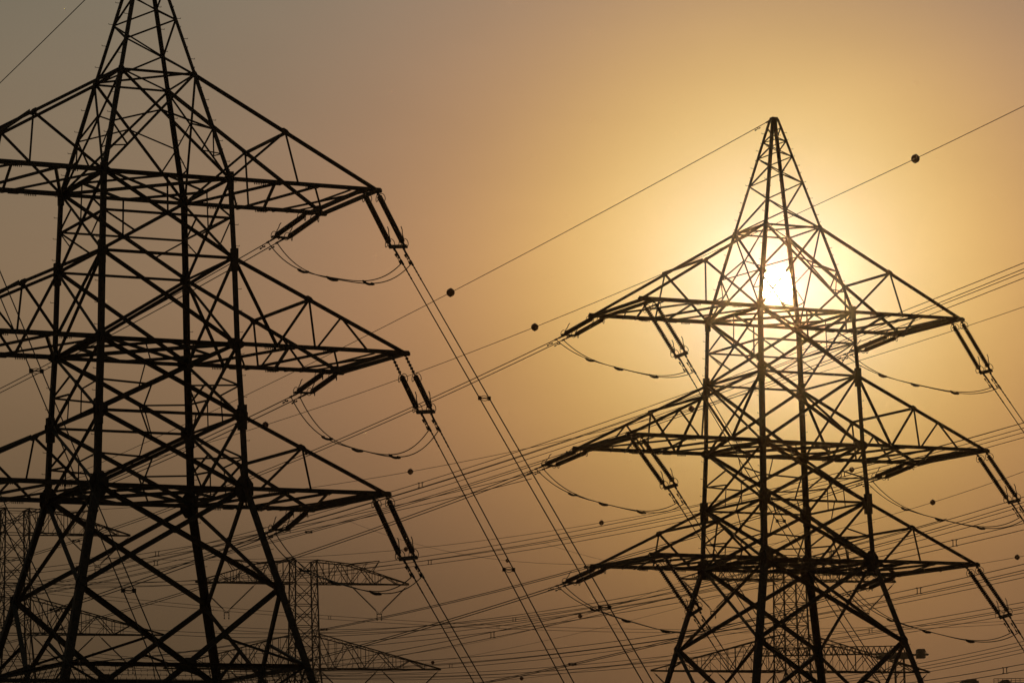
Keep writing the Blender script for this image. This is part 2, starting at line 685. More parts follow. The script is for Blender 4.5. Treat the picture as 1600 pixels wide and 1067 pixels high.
def build_insulator(link):
    """local frame: x from the arm to the yoke, y along the arm, z up; length LS"""
    E = empty('tension_insulator')
    x0, x1 = .36 + link, LS - .48
    for sy in (-1, 1):
        y = sy * .37
        n = int((x1 - x0) / .125)
        st = (x1 - x0) / n
        prof = []
        for j in range(n):
            x = j * st
            prof += [(x, .075), (x + st * .25, .140), (x + st * .55, .136), (x + st * .8, .07)]
        prof.append((x1 - x0, .075))
        b = MB()
        b.lathe(prof, (x0, y, 0), (1, 0, 0), 10)
        b.build('insulator_string', GLASSY, E)
        b = MB()
        b.tube([(0, y, 0), (x0, y, 0)], .035, 6)
        for j in range(int(2 + link / .25)):
            xx = .05 + j * (x0 - .05) / (2 + link / .25)
            b.box((xx, y, 0), (.05, 0, 0), (0, .06, 0), (0, 0, .045))
        b.build('link', STEEL, E)
        b = MB()
        b.tube([(x1 - .02, y, 0), (LS - .3, y, 0)], .035, 6)
        b.build('link', STEEL, E)
        for xx in (x0 + .02, x1 - .02):          # open grading rings
            for s2 in (-1, 1):
                b = MB()
                pts = [(xx + .02 + .12 * math.cos(a), y + s2 * .17 + .0 * a, .14 * math.sin(a)) for a in [2 * math.pi * q / 14 for q in range(14)]]
                pts = [(xx + .20 * math.cos(a) + .05, y + s2 * (.14 + .06 * math.cos(a)), .20 * math.sin(a)) for a in [2 * math.pi * q / 14 for q in range(14)]]
                b.tube(pts, .019, 5, True)
                b.build('grading_ring', STEEL, E)
        b = MB()                                  # S-shaped arcing horn
        b.tube([(x1 + .05, y, .05), (x1 - .08, y, .22), (x1 - .30, y, .30), (x1 - .42, y, .42), (x1 - .62, y, .46)], .025, 5)
        b.build('arcing_horn', STEEL, E)
    b = MB()
    b.box((LS - .20, 0, 0), (.10, 0, 0), (0, .50, 0), (0, 0, .035))
    for sy in (-1, 1):
        b.box((LS - .36, sy * .37, 0), (.12, 0, 0), (0, .05, 0), (0, 0, .04))
        b.box((LS - .04, sy * .26, 0), (.10, 0, 0), (0, .045, 0), (0, 0, .035))
    b.build('yoke_plate', STEEL, E)
    return E


INS = build_insulator(0.0)
INS_LINK = build_insulator(1.1)
used = set()


def place_insulator(A, Y, ydir, label, group, linked=False):
    src = INS_LINK if linked else INS
    if src in used:
        o = copy_tree(src)
    else:
        o = src
        used.add(src)
    x = (Y - A).normalized()
    y = (ydir - x * ydir.dot(x)).normalized()
    z = x.cross(y)
    if z.z < 0:
        y, z = -y, -z
    M = Matrix((x, y, z)).transposed().to_4x4()
    M.translation = A
    o.matrix_world = M
    tag(o, label, 'insulator', group)
    return o


def on_ray_at(A, px, py, L, sign):
    """the point on the sight line through a pixel that lies L from A; sign -1 nearer, +1 farther"""
    d = ray(px, py)
    oc = A - EYE
    t0 = oc.dot(d)
    h2 = (oc - d * t0).length_squared
    s = math.sqrt(max(L * L - h2, 0.04))
    P = EYE + d * (t0 + sign * s)
    return A + (P - A).normalized() * L


def on_plane(px, py, P0, hd):
    """the point on the sight line through a pixel in the vertical plane through P0 with plan heading hd"""
    n = V((hd.y, -hd.x, 0))
    d = ray(px, py)
    t = (P0 - EYE).dot(n) / d.dot(n)
    return EYE + d * t


def fit_wire(P0, hd, pix, t_end, pin=True, n=34, w_pin=50.0):
    """a sagging curve: z quadratic in plan distance from P0, through the pixels"""
    ts, zs, ws = [0.0], [P0.z], [w_pin if pin else 1e-6]
    for px, py in pix:
        q = on_plane(px, py, P0, hd)
        ts.append((q - P0).dot(hd))
        zs.append(q.z)
        ws.append(1.0)
    A = np.vander(np.array(ts), 3) * np.array(ws)[:, None]
    c = np.linalg.lstsq(A, np.array(zs) * np.array(ws), rcond=None)[0]
    if len(pix) == 1:
        c = np.array([0.0, (zs[1] - zs[0]) / ts[1], zs[0]])
    if c[0] < 0.0002:                            # a wire sags, it never arches
        A2 = np.array([[t, 1.0] for t in ts]) * np.array(ws)[:, None]
        rhs = (np.array(zs) - 0.0004 * np.array(ts) ** 2) * np.array(ws)
        b = np.linalg.lstsq(A2, rhs, rcond=None)[0]
        c = np.array([0.0004, b[0], b[1]])

    def at(t):
        return V((P0.x + hd.x * t, P0.y + hd.y * t, float(c[0] * t * t + c[1] * t + c[2])))
    return at, [at(t_end * j / n) for j in range(n + 1)]


def t_of(at_P0, hd, px, py):
    q = on_plane(px, py, at_P0, hd)
    return (q - at_P0).dot(hd)


def damper(parent, p, d, s=1.0):
    b = MB()
    d = d.normalized()
    dn = V((0, 0, -1))
    dn = (dn - d * dn.dot(d)).normalized()
    c = p + dn * .12 * s
    b.bar(p, c, .04 * s)
    b.tube([c - d * .30 * s, c + d * .30 * s], .014 * s, 5)
    for sg in (-1, 1):
        b.tube([c + d * sg * .32 * s, c + d * sg * .14 * s], [.05 * s, .035 * s], 7)
    return b.build('vibration_damper', ALU, parent)


def spacer_ring(parent, p, q):
    b = MB()
    m = (p + q) / 2
    u = (q - p) / 2
    for e in (p, q):
        b.box(e, u.normalized() * .08, V((0, .07, 0)), V((0, 0, .09)))
    b.bar(p, q, .05)
    w = V((0, 0, 1)) - u.normalized() * u.normalized().z
    w.normalize()
    b.tube([m + u * .72 * math.cos(a) + w * .12 * math.sin(a) for a in [2 * math.pi * j / 16 for j in range(16)]], .016, 5, True)
    return b.build('spacer', ALU, parent)


def spacer_bird(parent, p, q):
    b = MB()
    dn = V((0, 0, -.05))
    d = (q - p)
    for e, s in ((p, 1), (q, -1)):
        b.box(e + d * .06 * s + dn * .4, d.normalized() * .10, V((0, .05, 0)), V((0, 0, .05)))
    b.bar(p + dn, p + d * .35 + dn * 1.8, .09)
    b.bar(p + d * .35 + dn * 1.8, p + d * .65 + dn * 1.8, .10)
    b.bar(p + d * .65 + dn * 1.8, q + dn, .09)
    return b.build('spacer', ALU, parent)


def spacer_frame(parent, p, q):
    """square frame spacer of a vertical bundle"""
    b = MB()
    h = V((.22, .05, 0))
    for e in (p, q):
        b.bar(e - h * 1.35, e + h * 1.35, .055)
    for s in (-.75, .75):
        b.bar(p + h * s, q + h * s, .06)
    return b.build('spacer', ALU, parent)


def wire_part(pts, r, parent, name='wire'):
    b = MB()
    b.tube(pts, r, 6)
    return b.build(name, ALU, parent, True)


# ------------------------------------------------------------------ strings, conductors and jumpers
LVN = dict(T='upper', M='middle', D='lower')
SDN = {1: 'right', -1: 'left'}
TWN = dict(L='left tower', R='sunlit tower')
YOKE_NEAR = {('L', 'T', 1): (624, 390), ('L', 'M', 1): (667, 648), ('L', 'D', 1): (640, 877),
             ('R', 'T', 1): (1543, 585), ('R', 'M', 1): (1587, 787), ('R', 'D', 1): (1574, 966),
             ('R', 'T', -1): (1067, 559), ('R', 'M', -1): (1051, 764), ('R', 'D', -1): (1090, 960)}
YOKE_FAR = {('L', 'T', 1): (436, 373), ('L', 'M', 1): (472, 615), ('L', 'D', 1): (434, 829),
            ('R', 'T', -1): (886, 525), ('R', 'M', -1): (855, 728), ('R', 'D', -1): (888, 911),
            ('R', 'T', 1): (1338, 549), ('R', 'M', 1): (1371, 747), ('R', 'D', 1): (1346, 920)}
NEAR_PIX = {('L', 'T', 1): [(766, 628), (1001, 1050)], ('L', 'M', 1): [(748, 800), (888, 1065)], ('L', 'D', 1): [(660, 910), (748, 1066)],
            ('R', 'T', 1): [(1600, 668)], ('R', 'M', 1): [(1610, 822)], ('R', 'D', 1): [(1600, 1008)],
            ('R', 'T', -1): [(1079, 588), (1221, 814), (1376, 1058)], ('R', 'M', -1): [(1078, 805), (1240, 1060)], ('R', 'D', -1): [(1158, 1066)],
            ('L', 'T', -1): [(8, 430), (57, 563), (201, 924), (257, 1066)], ('L', 'M', -1): [(9, 795), (68, 930), (122, 1060)]}
FAR_PIX = {('L', 'T', 1): [(298, 450), (177, 520), (66, 575), (0, 611)], ('L', 'M', 1): [(304, 690), (171, 752), (0, 822)], ('L', 'D', 1): [(309, 873), (130, 940), (0, 978)],
           ('R', 'T', -1): [(720, 598), (476, 703), (240, 798), (8, 885)], ('R', 'M', -1): [(680, 793), (487, 861), (322, 915), (200, 952)],
           ('R', 'D', -1): [(840, 930), (720, 962), (563, 1009), (400, 1052)],
           ('R', 'T', 1): [(1200, 603), (1037, 664), (820, 722), (600, 800)], ('R', 'M', 1): [(1240, 785), (1020, 852), (820, 910), (620, 963)],
           ('R', 'D', 1): [(1200, 962), (1000, 1012), (860, 1045)]}
HEAD = {}


def plan(v):
    v = V((v.x, v.y, 0))
    return v.normalized()


yokes = {}
for tab, near in ((YOKE_NEAR, True), (YOKE_FAR, False)):
    for key, (px, py) in tab.items():
        k, lv, side = key
        A = tip(k, lv, side, near, .55 if near else .68)
        Y = on_ray_at(A, px, py, LS, -1 if near else 1)
        yokes[key + (near,)] = (A, Y)
for k in 'LR':
    for near in (True, False):
        vs = [plan(Y - A) for (kk, lv, sd, nr), (A, Y) in yokes.items() if kk == k and nr == near]
        s = V((0, 0, 0))
        for v in vs:
            s += v
        HEAD[(k, near)] = s.normalized()
for lv in 'TM':                                  # the left tower's left arms reach out of the frame
    A, Y = yokes[('L', lv, 1, True)]
    A2 = tip('L', lv, -1, True, .55)
    yokes[('L', lv, -1, True)] = (A2, A2 + (Y - A))

clamps = {}
for (k, lv, side, near), (A, Y) in yokes.items():
    where = 'the ' + TWN[k] + "'s " + LVN[lv] + ' ' + SDN[side] + ' arm'
    place_insulator(A, Y, arm_dir(k), ('pair of dark insulator strings slanting down right from ' if near else 'pair of dark insulator strings pulling away left from ') + where,
                    'tension insulator pairs on the big towers', linked=(k == 'L' and lv == 'M' and near))
    hd = HEAD[(k, near)]
    pix = (NEAR_PIX if near else FAR_PIX)[(k, lv, side)]
    ad = arm_dir(k)
    # total plan length: past the last pixel of the frame
    tl = t_of(Y, hd, *pix[-1])
    if near:
        slope = 1.0
        tend = tl * (1.25 if len(pix) > 1 else 5.0)
    else:
        tend = tl + 110.0
    at, pts = fit_wire(Y, hd, pix, tend)
    if near:                                     # stop the downleads a few metres above the ground
        pts = [p for p in pts if p.z > 5.0]
    root = empty('twin_conductor', Y)
    tag(root, ('twin wires running steeply down right from ' if near else 'twin wires sagging away left from ') + where, 'power line',
        'downleads of the big towers' if near else 'spans of the big towers')
    off = ad * .25
    rr = .027 if near else .027
    for s in (-1, 1):
        wire_part([p + off * s - Y for p in pts], rr, root)
    # fittings
    d0 = (at(1.0) - at(0.0)).normalized()
    tc_ = .95
    cl = at(tc_ * math.hypot(d0.x, d0.y))
    for s in (-1, 1):
        dt = at((1.75 if not near else .55) * math.hypot(d0.x, d0.y)) + off * s * (1 if near else 1.0)
        damper(root, dt - Y, d0, 1.0)
        b = MB()
        p = at(.05) + off * s - Y
        b.tube([p, p + d0 * .55], .05, 6)
        b.build('clamp', ALU, root)
        if near:                                  # beaded armour rod beyond the clamp
            b = MB()
            prof = []
            for j in range(6):
                x = .62 + j * .26
                prof += [(x, .03), (x + .03, .04), (x + .10, .04), (x + .13, .03)]
            b.lathe(prof, p, d0, 6)
            b.build('armour_rod', ALU, root)
    if near:
        for px, py in {('L', 'T', 1): [(757, 628), (945, 958)], ('L', 'M', 1): [(795, 890)], ('L', 'T', -1): [(57, 563), (201, 924)],
                       ('R', 'T', -1): [(1220, 814)]}.get((k, lv, side), []):
            p = at(t_of(Y, hd, px, py))
            spacer_ring(root, p - off - Y, p + off - Y)
    else:
        for tt in (38.0, 84.0):
            p = at(tt)
            spacer_ring(root, p - off - Y, p + off - Y)
    clamps[(k, lv, side, near)] = (cl, d0)

JUMP = {('L', 'T', 1): 1.35, ('L', 'M', 1): 1.9, ('L', 'D', 1): 1.5, ('R', 'T', -1): .85, ('R', 'M', -1): 1.15, ('R', 'D', -1): .9,
        ('R', 'T', 1): .95, ('R', 'M', 1): 1.35, ('R', 'D', 1): 1.3}
for (k, lv, side), dz in JUMP.items():
    a, da = clamps[(k, lv, side, False)]
    b_, db = clamps[(k, lv, side, True)]
    root = empty('jumper_loop', a)
    tag(root, 'slack twin jumper loop hanging below the ' + TWN[k] + "'s " + LVN[lv] + ' ' + SDN[side] + ' arm', 'jumper cable', 'jumper loops of the big towers')
    ad = arm_dir(k)
    rows = []
    for s in (-1, 1):
        o = ad * .25 * s
        P0, P3 = a + o, b_ + o
        pts = []
        n = 36
        for j in range(n + 1):
            u = j / n
            p = lerp(P0, P3, .5 - .5 * math.cos(math.pi * (.06 + .88 * u)) / math.cos(math.pi * .06))
            x = abs(2 * (.5 - .5 * math.cos(math.pi * (.06 + .88 * u)) / math.cos(math.pi * .06)) - 1)
            p = p - V((0, 0, (dz + .05 * s) * (1 - x ** 3.3)))
            pts.append(p - a)
        rows.append(pts)
        wire_part(pts, .026, root)
        for e, dd in ((P0 - a, da), (P3 - a, db)):
            b = MB()
            b.tube([e - dd * .16, e + dd * .16], .055, 6)
            b.build('clamp', ALU, root)
    for j in (11, 17, 24):
        spacer_bird(root, rows[0][j], rows[1][j])

# ------------------------------------------------------------------ earth wires of the big towers
BALL = None


def marker_ball(p, d, label, r=.30):
    global BALL
    if BALL is None:
        b = MB()
        prof = []
        for j in range(15):
            a = math.pi * j / 14
            x, y = -math.cos(a) * .30, max(math.sin(a) * .30, .012)
            prof.append((x, y))
            if j == 6:
                prof.append((-.022, .300))
                prof.append((-.022, .325))
            if j == 7:
                prof[-1] = (.022, .325)
                prof.append((.022, .300))
        b.lathe(prof, (0, 0, 0), (0, 1, 0), 20)
        BALL = b.build('marker_ball', BALLM, None, True)
        c = MB()
        c.tube([(-.46, 0, 0), (.46, 0, 0)], .03, 6)
        c.build('clamp', ALU, BALL)
        o = BALL
    else:
        o = copy_tree(BALL)
    dd = d.normalized()
    y = V((0, 0, 1)).cross(dd).normalized()
    z = dd.cross(y)
    M = Matrix((dd, y, z)).transposed().to_4x4() @ Matrix.Scale(r / .30, 4)
    M.translation = p
    o.matrix_world = M
    tag(o, label, 'marker ball', 'aviation marker balls')
    return o


pkR = tw_pt('R', (0, 0, ZL['P'] + .1))
hdR = HEAD[('R', False)]
at, pts = fit_wire(pkR, hdR, [(704, 457), (540, 541), (385, 617)], t_of(pkR, hdR, 0, 800) + 90)
ew = empty('earth_wire', pkR)
wire_part([p - pkR for p in pts], .024, ew)
d0 = at(1) - at(0)
damper(ew, at(1.9) - pkR, d0, .9)
b = MB()
b.tube([V((0, 0, 0)), at(.9) - pkR], .05, 6)
b.build('clamp', ALU, ew)
tag(ew, "single thin earth wire running down left from the sunlit tower's peak", 'earth wire')
t = t_of(pkR, hdR, 704, 457)
marker_ball(at(t), d0, "large black ball on the wire from the sunlit tower's peak")

pkL = tw_pt('L', (0, 0, ZL['P'] + .1))
hdL = V((-.5, .866, 0)).normalized()
at, pts = fit_wire(pkL, hdL, [(133, 0), (66, 66), (0, 130)], t_of(pkL, hdL, 0, 130) + 90)
ew = empty('earth_wire', pkL)
wire_part([p - pkL for p in pts], .024, ew)
b = MB()
b.tube([V((0, 0, 0)), at(.9) - pkL], .05, 6)
b.build('clamp', ALU, ew)
tag(ew, 'single thin wire crossing the top left corner of the picture', 'earth wire')


# ------------------------------------------------------------------ background lines
def at_depth(px, py, dep):
    d = ray(px, py)
    return EYE + d * (dep / d.y)


def bg_line(pix, d1, d2, label, group, twin=None, spacers=(), balls=(), r=.035, ball_r=.30, extra=(40, 60)):
    """pix from right to left; d1, d2 the distances of the first and last point"""
    P0 = at_depth(*pix[0], d1)
    P1 = at_depth(*pix[-1], d2)
    hd = plan(P1 - P0)
    L = (P1 - P0).dot(hd)
    at, _ = fit_wire(P0, hd, pix[1:], L, True, 10, 1.0)
    n = 40
    pts = [at(-extra[0] + (L + extra[0] + extra[1]) * j / n) for j in range(n + 1)]
    root = empty('twin_conductor' if twin else 'earth_wire', P0)
    tag(root, label, 'power line' if twin else 'earth wire', group)
    if twin:
        up = V((0, 0, twin / 2))
        for s in (1, -1):
            wire_part([p + up * s - P0 for p in pts], r, root)
        for sx in spacers:
            tt = None
            best = 1e9
            for j in range(400):
                t_ = -extra[0] + (L + extra[0] + extra[1]) * j / 399
                q = at(t_) - EYE
                xx = 800 + FPX * q.dot(right) / q.dot(fwd)
                if abs(xx - sx) < best:
                    best, tt = abs(xx - sx), t_
            p = at(tt)
            spacer_frame(root, p + up - P0, p - up - P0)
    else:
        wire_part([p - P0 for p in pts], r, root)
    for bx, bl in balls:
        best = 1e9
        for j in range(900):
            t_ = -extra[0] + (L + extra[0] + extra[1]) * j / 899
            q = at(t_) - EYE
            xx = 800 + FPX * q.dot(right) / q.dot(fwd)
            if abs(xx - bx) < best:
                best, tt = abs(xx - bx), t_
        marker_ball(at(tt), at(tt + 1) - at(tt), bl, ball_r)
    return at


GE, GT = 'background earth wires', 'background twin lines'
bg_line([(1600, 167), (1429, 249), (1275, 320), (1000, 440), (835, 513), (720, 559), (540, 621), (385, 673)], 235, 335,
        'thin wire rising to the upper right edge behind the sunlit tower', GE, r=.026, ball_r=.31,
        balls=[(1429, 'black ball high on the wire right of the sunlit peak'), (835, "black ball just left of the sunlit tower's upper left arm"),
               (415, "black ball touching the left tower's bottom right tie beam")])
bg_line([(1600, 480), (1342, 563), (1080, 638), (900, 684), (712, 723), (600, 744), (481, 763), (300, 784)], 310, 390,
        "thin wire passing just under the sunlit tower's upper right arm", GE, r=.026,
        balls=[(1080, "ball behind the inner end of the sunlit tower's middle left arm"), (641, "black ball above the tip of the left tower's lower right arm")])
bg_line([(1600, 661), (1331, 733), (1096, 786), (940, 816), (820, 837), (652, 856), (500, 868)], 420, 520,
        'thin wire passing behind the sunlit tower between middle and lower arms', GE, r=.03,
        balls=[(1331, "ball behind the sunlit tower's right leg below the middle arm"), (940, "black ball below the jumper of the sunlit tower's middle left arm"),
               (634, "ball between the insulator strings of the left tower's lower right arm")], ball_r=.33)
bg_line([(1600, 764), (1458, 793), (1339, 815), (1200, 834), (1020, 858), (902, 867), (793, 874), (670, 875)], 400, 640,
        "thin wire dropping left from the sunlit tower's middle right insulators", GE, r=.03,
        balls=[(1457, "black ball under the jumper of the sunlit tower's middle right arm"), (793, 'small ball beside the ringed spacer left of centre')], ball_r=.33)
bg_line([(1600, 882), (1469, 886), (1300, 888), (1000, 893)], 480, 640,
        "nearly level thin wire behind the sunlit tower's lower right arm", GE, r=.03,
        balls=[(1590, 'black ball near the right edge above the lower insulators'), (1469, "ball behind the sunlit tower's lower right arm")], ball_r=.36)
bg_line([(1100, 905), (907, 958), (815, 978), (676, 1013), (560, 1035)], 430, 560,
        'faint thin wire rising to the right through the lower middle', GE, r=.022, balls=[(907, 'small ball right of the lower middle, left of the ringed spacer')], ball_r=.3)
bg_line([(1000, 1038), (815, 1057), (620, 1063), (420, 1064)], 560, 700,
        'faint thin wire along the very bottom centre', GE, r=.03, balls=[(815, 'tiny ball at the bottom edge left of centre')], ball_r=.34)
bg_line([(960, 975), (800, 1012), (680, 1033), (560, 1052)], 500, 560, "faint wire meeting the middle far tower's lower arm tip", GE, r=.022,
        balls=[(676, "tiny ball on the middle far tower's lower right arm tip")], ball_r=.28)

W2 = .5
bg_line([(1600, 413), (1407, 493), (1200, 576), (1000, 645), (820, 702), (657, 758), (400, 832), (130, 897)], 290, 420,
        'topmost twin line at the right edge', GT, W2, spacers=[657])
bg_line([(1600, 428), (1407, 505), (1200, 588), (1000, 655), (820, 712), (611, 779), (380, 846), (100, 912)], 300, 430,
        'second twin line from the top at the right edge', GT, W2, spacers=[245])
bg_line([(1600, 662), (1342, 738), (1200, 768), (1073, 797), (820, 849), (652, 874), (470, 893), (200, 915)], 330, 460,
        "upper twin line beneath the sunlit tower's middle right arm tip", GT, W2, spacers=[1320])
bg_line([(1600, 676), (1342, 752), (1200, 782), (1020, 820), (820, 857), (660, 879), (470, 897), (250, 913)], 340, 470,
        "lower twin line beneath the sunlit tower's middle right arm tip", GT, W2, spacers=[671])
bg_line([(1600, 779), (1532, 800), (1350, 853), (1200, 892), (1020, 930), (820, 960), (620, 982), (440, 994)], 330, 450,
        "twin line behind the foot of the sunlit tower's middle right insulators", GT, W2, spacers=[1300])
bg_line([(1600, 793), (1532, 814), (1350, 864), (1200, 900), (1020, 935), (860, 960), (745, 972), (600, 985)], 345, 480,
        "twin line just below the middle right insulators at the right edge", GT, W2, spacers=[802])
bg_line([(1600, 823), (1490, 847), (1375, 873), (1200, 912), (1020, 945), (820, 975), (700, 990), (520, 1010)], 330, 460,
        "twin line with a frame spacer above the sunlit tower's lower right arm", GT, .6, spacers=[1490])
bg_line([(1600, 884), (1436, 925), (1200, 966), (1020, 1000), (820, 1022), (620, 1035), (440, 1042)], 320, 450,
        "twin line with a frame spacer just below the sunlit tower's lower right arm", GT, .55, spacers=[1436, 406])
bg_line([(1600, 898), (1436, 934), (1200, 975), (1020, 1006), (860, 1026), (640, 1044)], 360, 480,
        "twin line crossing behind the lower right insulator strings", GT, .45, spacers=[706])
bg_line([(1600, 943), (1417, 977), (1200, 1008), (1020, 1030), (860, 1044), (640, 1056)], 380, 520,
        'twin line at the right edge level with the lower right yoke', GT, .5, spacers=[1360])
bg_line([(1600, 953), (1417, 986), (1200, 1016), (1020, 1037), (860, 1050), (700, 1058)], 390, 530,
        'twin line at the right edge just under the lower right yoke', GT, .45)
bg_line([(1600, 985), (1500, 982), (1417, 977), (1250, 972), (1020, 968), (777, 974), (500, 970), (350, 962)], 640, 560,
        'nearly level twin line across the lower middle', GT, .55, spacers=[777, 513])
bg_line([(1600, 1007), (1440, 1036), (1300, 1058), (1150, 1080)], 420, 500, 'twin line above the far rooftops at the right edge', GT, .45)
bg_line([(1600, 1019), (1440, 1046), (1300, 1066), (1150, 1088)], 430, 510, 'lower of the two close twin lines above the far rooftops', GT, .45)
bg_line([(1600, 1042), (1571, 1047), (1440, 1066), (1300, 1084)], 330, 380, 'twin line with a frame spacer in the bottom right corner', GT, .55, spacers=[1571])
bg_line([(1060, 925), (907, 963), (770, 993), (620, 1019), (480, 1043), (300, 1070)], 350, 430,
        'twin line with a bold frame spacer between the two big towers', GT, .6, spacers=[770])
bg_line([(480, 1052), (320, 1046), (200, 1040), (100, 1030), (0, 1018)], 470, 400,
        'faint twin line low behind the left tower legs', GT, .5, spacers=[165])
bg_line([(470, 828), (246, 860), (100, 885), (0, 900)], 380, 430, 'twin line crossing between the left tower legs', GT, .55, spacers=[246])


# ------------------------------------------------------------------ far suspension towers
def far_tower(cx, dep, y_low, rot, name_label, sp=9.7):
    base = at_depth(cx, y_low, dep)
    zlow = base.z
    T = empty('suspension_tower', (base.x, dep, 0), rot)
    tag(T, name_label, 'pylon', 'far suspension towers')
    wb = 1.25
    zt = zlow + sp
    ztop = zt + 2.6
    wlow, wg = 1.45, 4.2

    def wd(z):
        if z >= zlow:
            return wlow + (wb - wlow) * (z - zlow) / (ztop - zlow)
        return wlow + (wg - wlow) * (zlow - z) / zlow
    lv = [0.2]
    while lv[-1] < zlow - 2.5:
        lv.append(lv[-1] + 1.9 * wd(lv[-1]))
    lv[-1] = zlow
    lv += [zlow + sp * j / 4 for j in (1, 2, 3, 4)] + [ztop]

    def c4(z, i):
        sx, sy = CORN[i % 4]
        return V((sx * wd(z), sy * wd(z), z))
    for i in range(4):
        b = MB()
        b.angle(c4(.2, i), c4(zlow, i), .17, (1, 0, 0))
        b.angle(c4(zlow, i), c4(ztop, i), .14, (1, 0, 0))
        b.build('leg', STEEL, T)
    br = MB()
    for z1, z2 in zip(lv, lv[1:]):
        for i in range(4):
            br.angle(c4(z1, i), c4(z2, i + 1), .09 if i % 2 == 0 else .07, FN[i])
            br.angle(c4(z1, i + 1), c4(z2, i), .09 if i % 2 == 0 else .07, FN[i])
            if i % 2 == 0 or z2 >= zlow - .1:
                br.angle(c4(z2, i), c4(z2, i + 1), .08, FN[i])
            if z1 > zlow - 14 and i % 2 == 0:
                x = (c4(z1, i) + c4(z2, i + 1) + c4(z1, i + 1) + c4(z2, i)) / 4
                for q in (i, i + 1):
                    br.angle((c4(z1, q) + c4(z2, q)) / 2, x, .06, FN[i])
                    br.angle((c4(z1, q) + c4(z2, q)) / 2, lerp(c4(z1, q), c4(z2, 2 * i + 1 - q), .25), .05, FN[i])
    tag(br.build('lattice_bracing', STEEL, T), kind='stuff')

    def arm(side, z, L, dep_in, flat, horn):
        arm_o = empty('crossarm')
        arm_o.parent = T
        w0 = wd(z)

        def chord(p, q, w):
            b = MB()
            b.angle(p, q, w, (0, 0, 1))
            b.build('chord', STEEL, arm_o)
        tipp = V((side * L, 0, z))
        tops = []
        cols = []
        nb = 8
        for sy in (-1, 1):
            i0 = V((side * w0, sy * w0, z))
            chord(i0, tipp + V((0, sy * .12, 0)), .15)
            w1 = wd(z + dep_in)
            t0 = V((side * w1, sy * w1, z + dep_in))
            k = V((side * (w1 + flat), sy * w1 * (1 - flat / L), z + dep_in * (.86 if flat else 1)))
            if flat:
                chord(t0, k, .13)
            chord(k if flat else t0, tipp + V((0, sy * .12, .08)), .13)
        B = MB()

        def low(x, sy):
            f = (x - w0) / (L - w0)
            return V((side * x, sy * w0 * (1 - f) + sy * .1 * f, z))

        def high(x, sy):
            w1 = wd(z + dep_in)
            xk = w1 + flat
            if x <= xk:
                f = 0 if flat == 0 else (x - w1) / flat
                return V((side * x, sy * w1 * (1 - f * flat / L), z + dep_in * (1 - .14 * f if flat else 1)))
            f = (x - xk) / (L - xk)
            zz = dep_in * (.86 if flat else 1)
            yy = w1 * (1 - flat / L)
            return V((side * x, sy * (yy * (1 - f) + .1 * f), z + zz * (1 - f) + .08 * f))
        xs = [w0 + (L - w0) * j / nb for j in range(nb + 1)]
        for j in range(nb):
            for sy in (-1, 1):
                a0, a1 = low(xs[j], sy), low(xs[j + 1], sy)
                h0, h1 = high(max(xs[j], wd(z + dep_in)), sy), high(xs[j + 1], sy)
                if j % 2:
                    B.angle(a0, h1, .085, (0, sy, 0))
                    B.angle(a0, h0, .08, (0, sy, 0))
                else:
                    B.angle(h0, a1, .085, (0, sy, 0))
                m = lerp(a0, a1, .5)
                if j < nb - 2:
                    B.angle(m, lerp(h0, h1, .5), .055, (0, sy, 0))
                    if j % 2 == 0:
                        B.angle(a0, lerp(h0, a1, .5), .05, (0, sy, 0))
            B.angle(low(xs[j], -1), low(xs[j + 1], 1), .06, (0, 0, 1))
            B.angle(low(xs[j], 1), low(xs[j], -1), .07, (0, 0, 1))
            B.angle(high(max(xs[j], wd(z + dep_in)), -1), high(xs[j + 1], 1), .055, (0, 0, 1))
            B.angle(high(max(xs[j], wd(z + dep_in)), -1), high(max(xs[j], wd(z + dep_in)), 1), .06, (0, 0, 1))
        tag(B.build('lattice_bracing', STEEL, arm_o), kind='stuff')
        if horn:
            H = MB()
            xk = w0 + flat
            tp = V((side * 9.1, 0, z + dep_in + .1))
            for sy in (-1, 1):
                H.angle(high(xk, sy), tp, .10, (0, 0, 1))
                H.angle(high(8.1, sy), tp, .07, (0, 0, 1))
                H.angle(high(7.0, sy), lerp(high(xk, sy), tp, .6), .06, (0, 0, 1))
            H.build('earth_wire_horn', STEEL, arm_o)
        return arm_o

    def vstring(x0, x1, z, label):
        E = empty('v_string_insulator')
        c, s = math.cos(rot), math.sin(rot)

        def wp(x, zz): return V((base.x + c * x, dep + s * x, zz))
        xm = (x0 + x1) / 2
        bot = wp(xm, z - 3.35)
        E.location = bot
        for xx in (x0, x1):
            tp = wp(xx, z - .12)
            d = (bot - tp)
            Lg = d.length
            b = MB()
            prof = []
            n = 22
            for j in range(n):
                q = .35 + (Lg - .9) * j / n
                st = (Lg - .9) / n
                prof += [(q, .05), (q + st * .4, .115), (q + st * .7, .05)]
            b.lathe([(0, .03), (.33, .03)] + prof + [(Lg - .5, .03), (Lg - .12, .03)], tp - bot, d, 7)
            b.build('insulator_string', GLASSY, E)
        b = MB()
        u = V((c, s, 0))
        b.box((0, 0, -.02), u * .30, V((-s, c, 0)) * .04, V((0, 0, .06)))
        for sg in (-1, 1):
            b.bar(u * sg * .28, u * sg * .26 + V((0, 0, -.75)), .06)
            b.bar(u * sg * .28, u * sg * .42 + V((0, 0, .30)), .04)
            b.box(u * sg * .26 + V((0, 0, -.70)), V((0, .14, 0)), V((.07, 0, 0)), V((0, 0, .05)))
            b.box(u * sg * .27 + V((0, 0, -.32)), V((0, .12, 0)), V((.06, 0, 0)), V((0, 0, .05)))
        b.build('yoke_plate', STEEL, E)
        tag(E, label, 'insulator', 'V shaped insulators of the far towers')

    arms = []
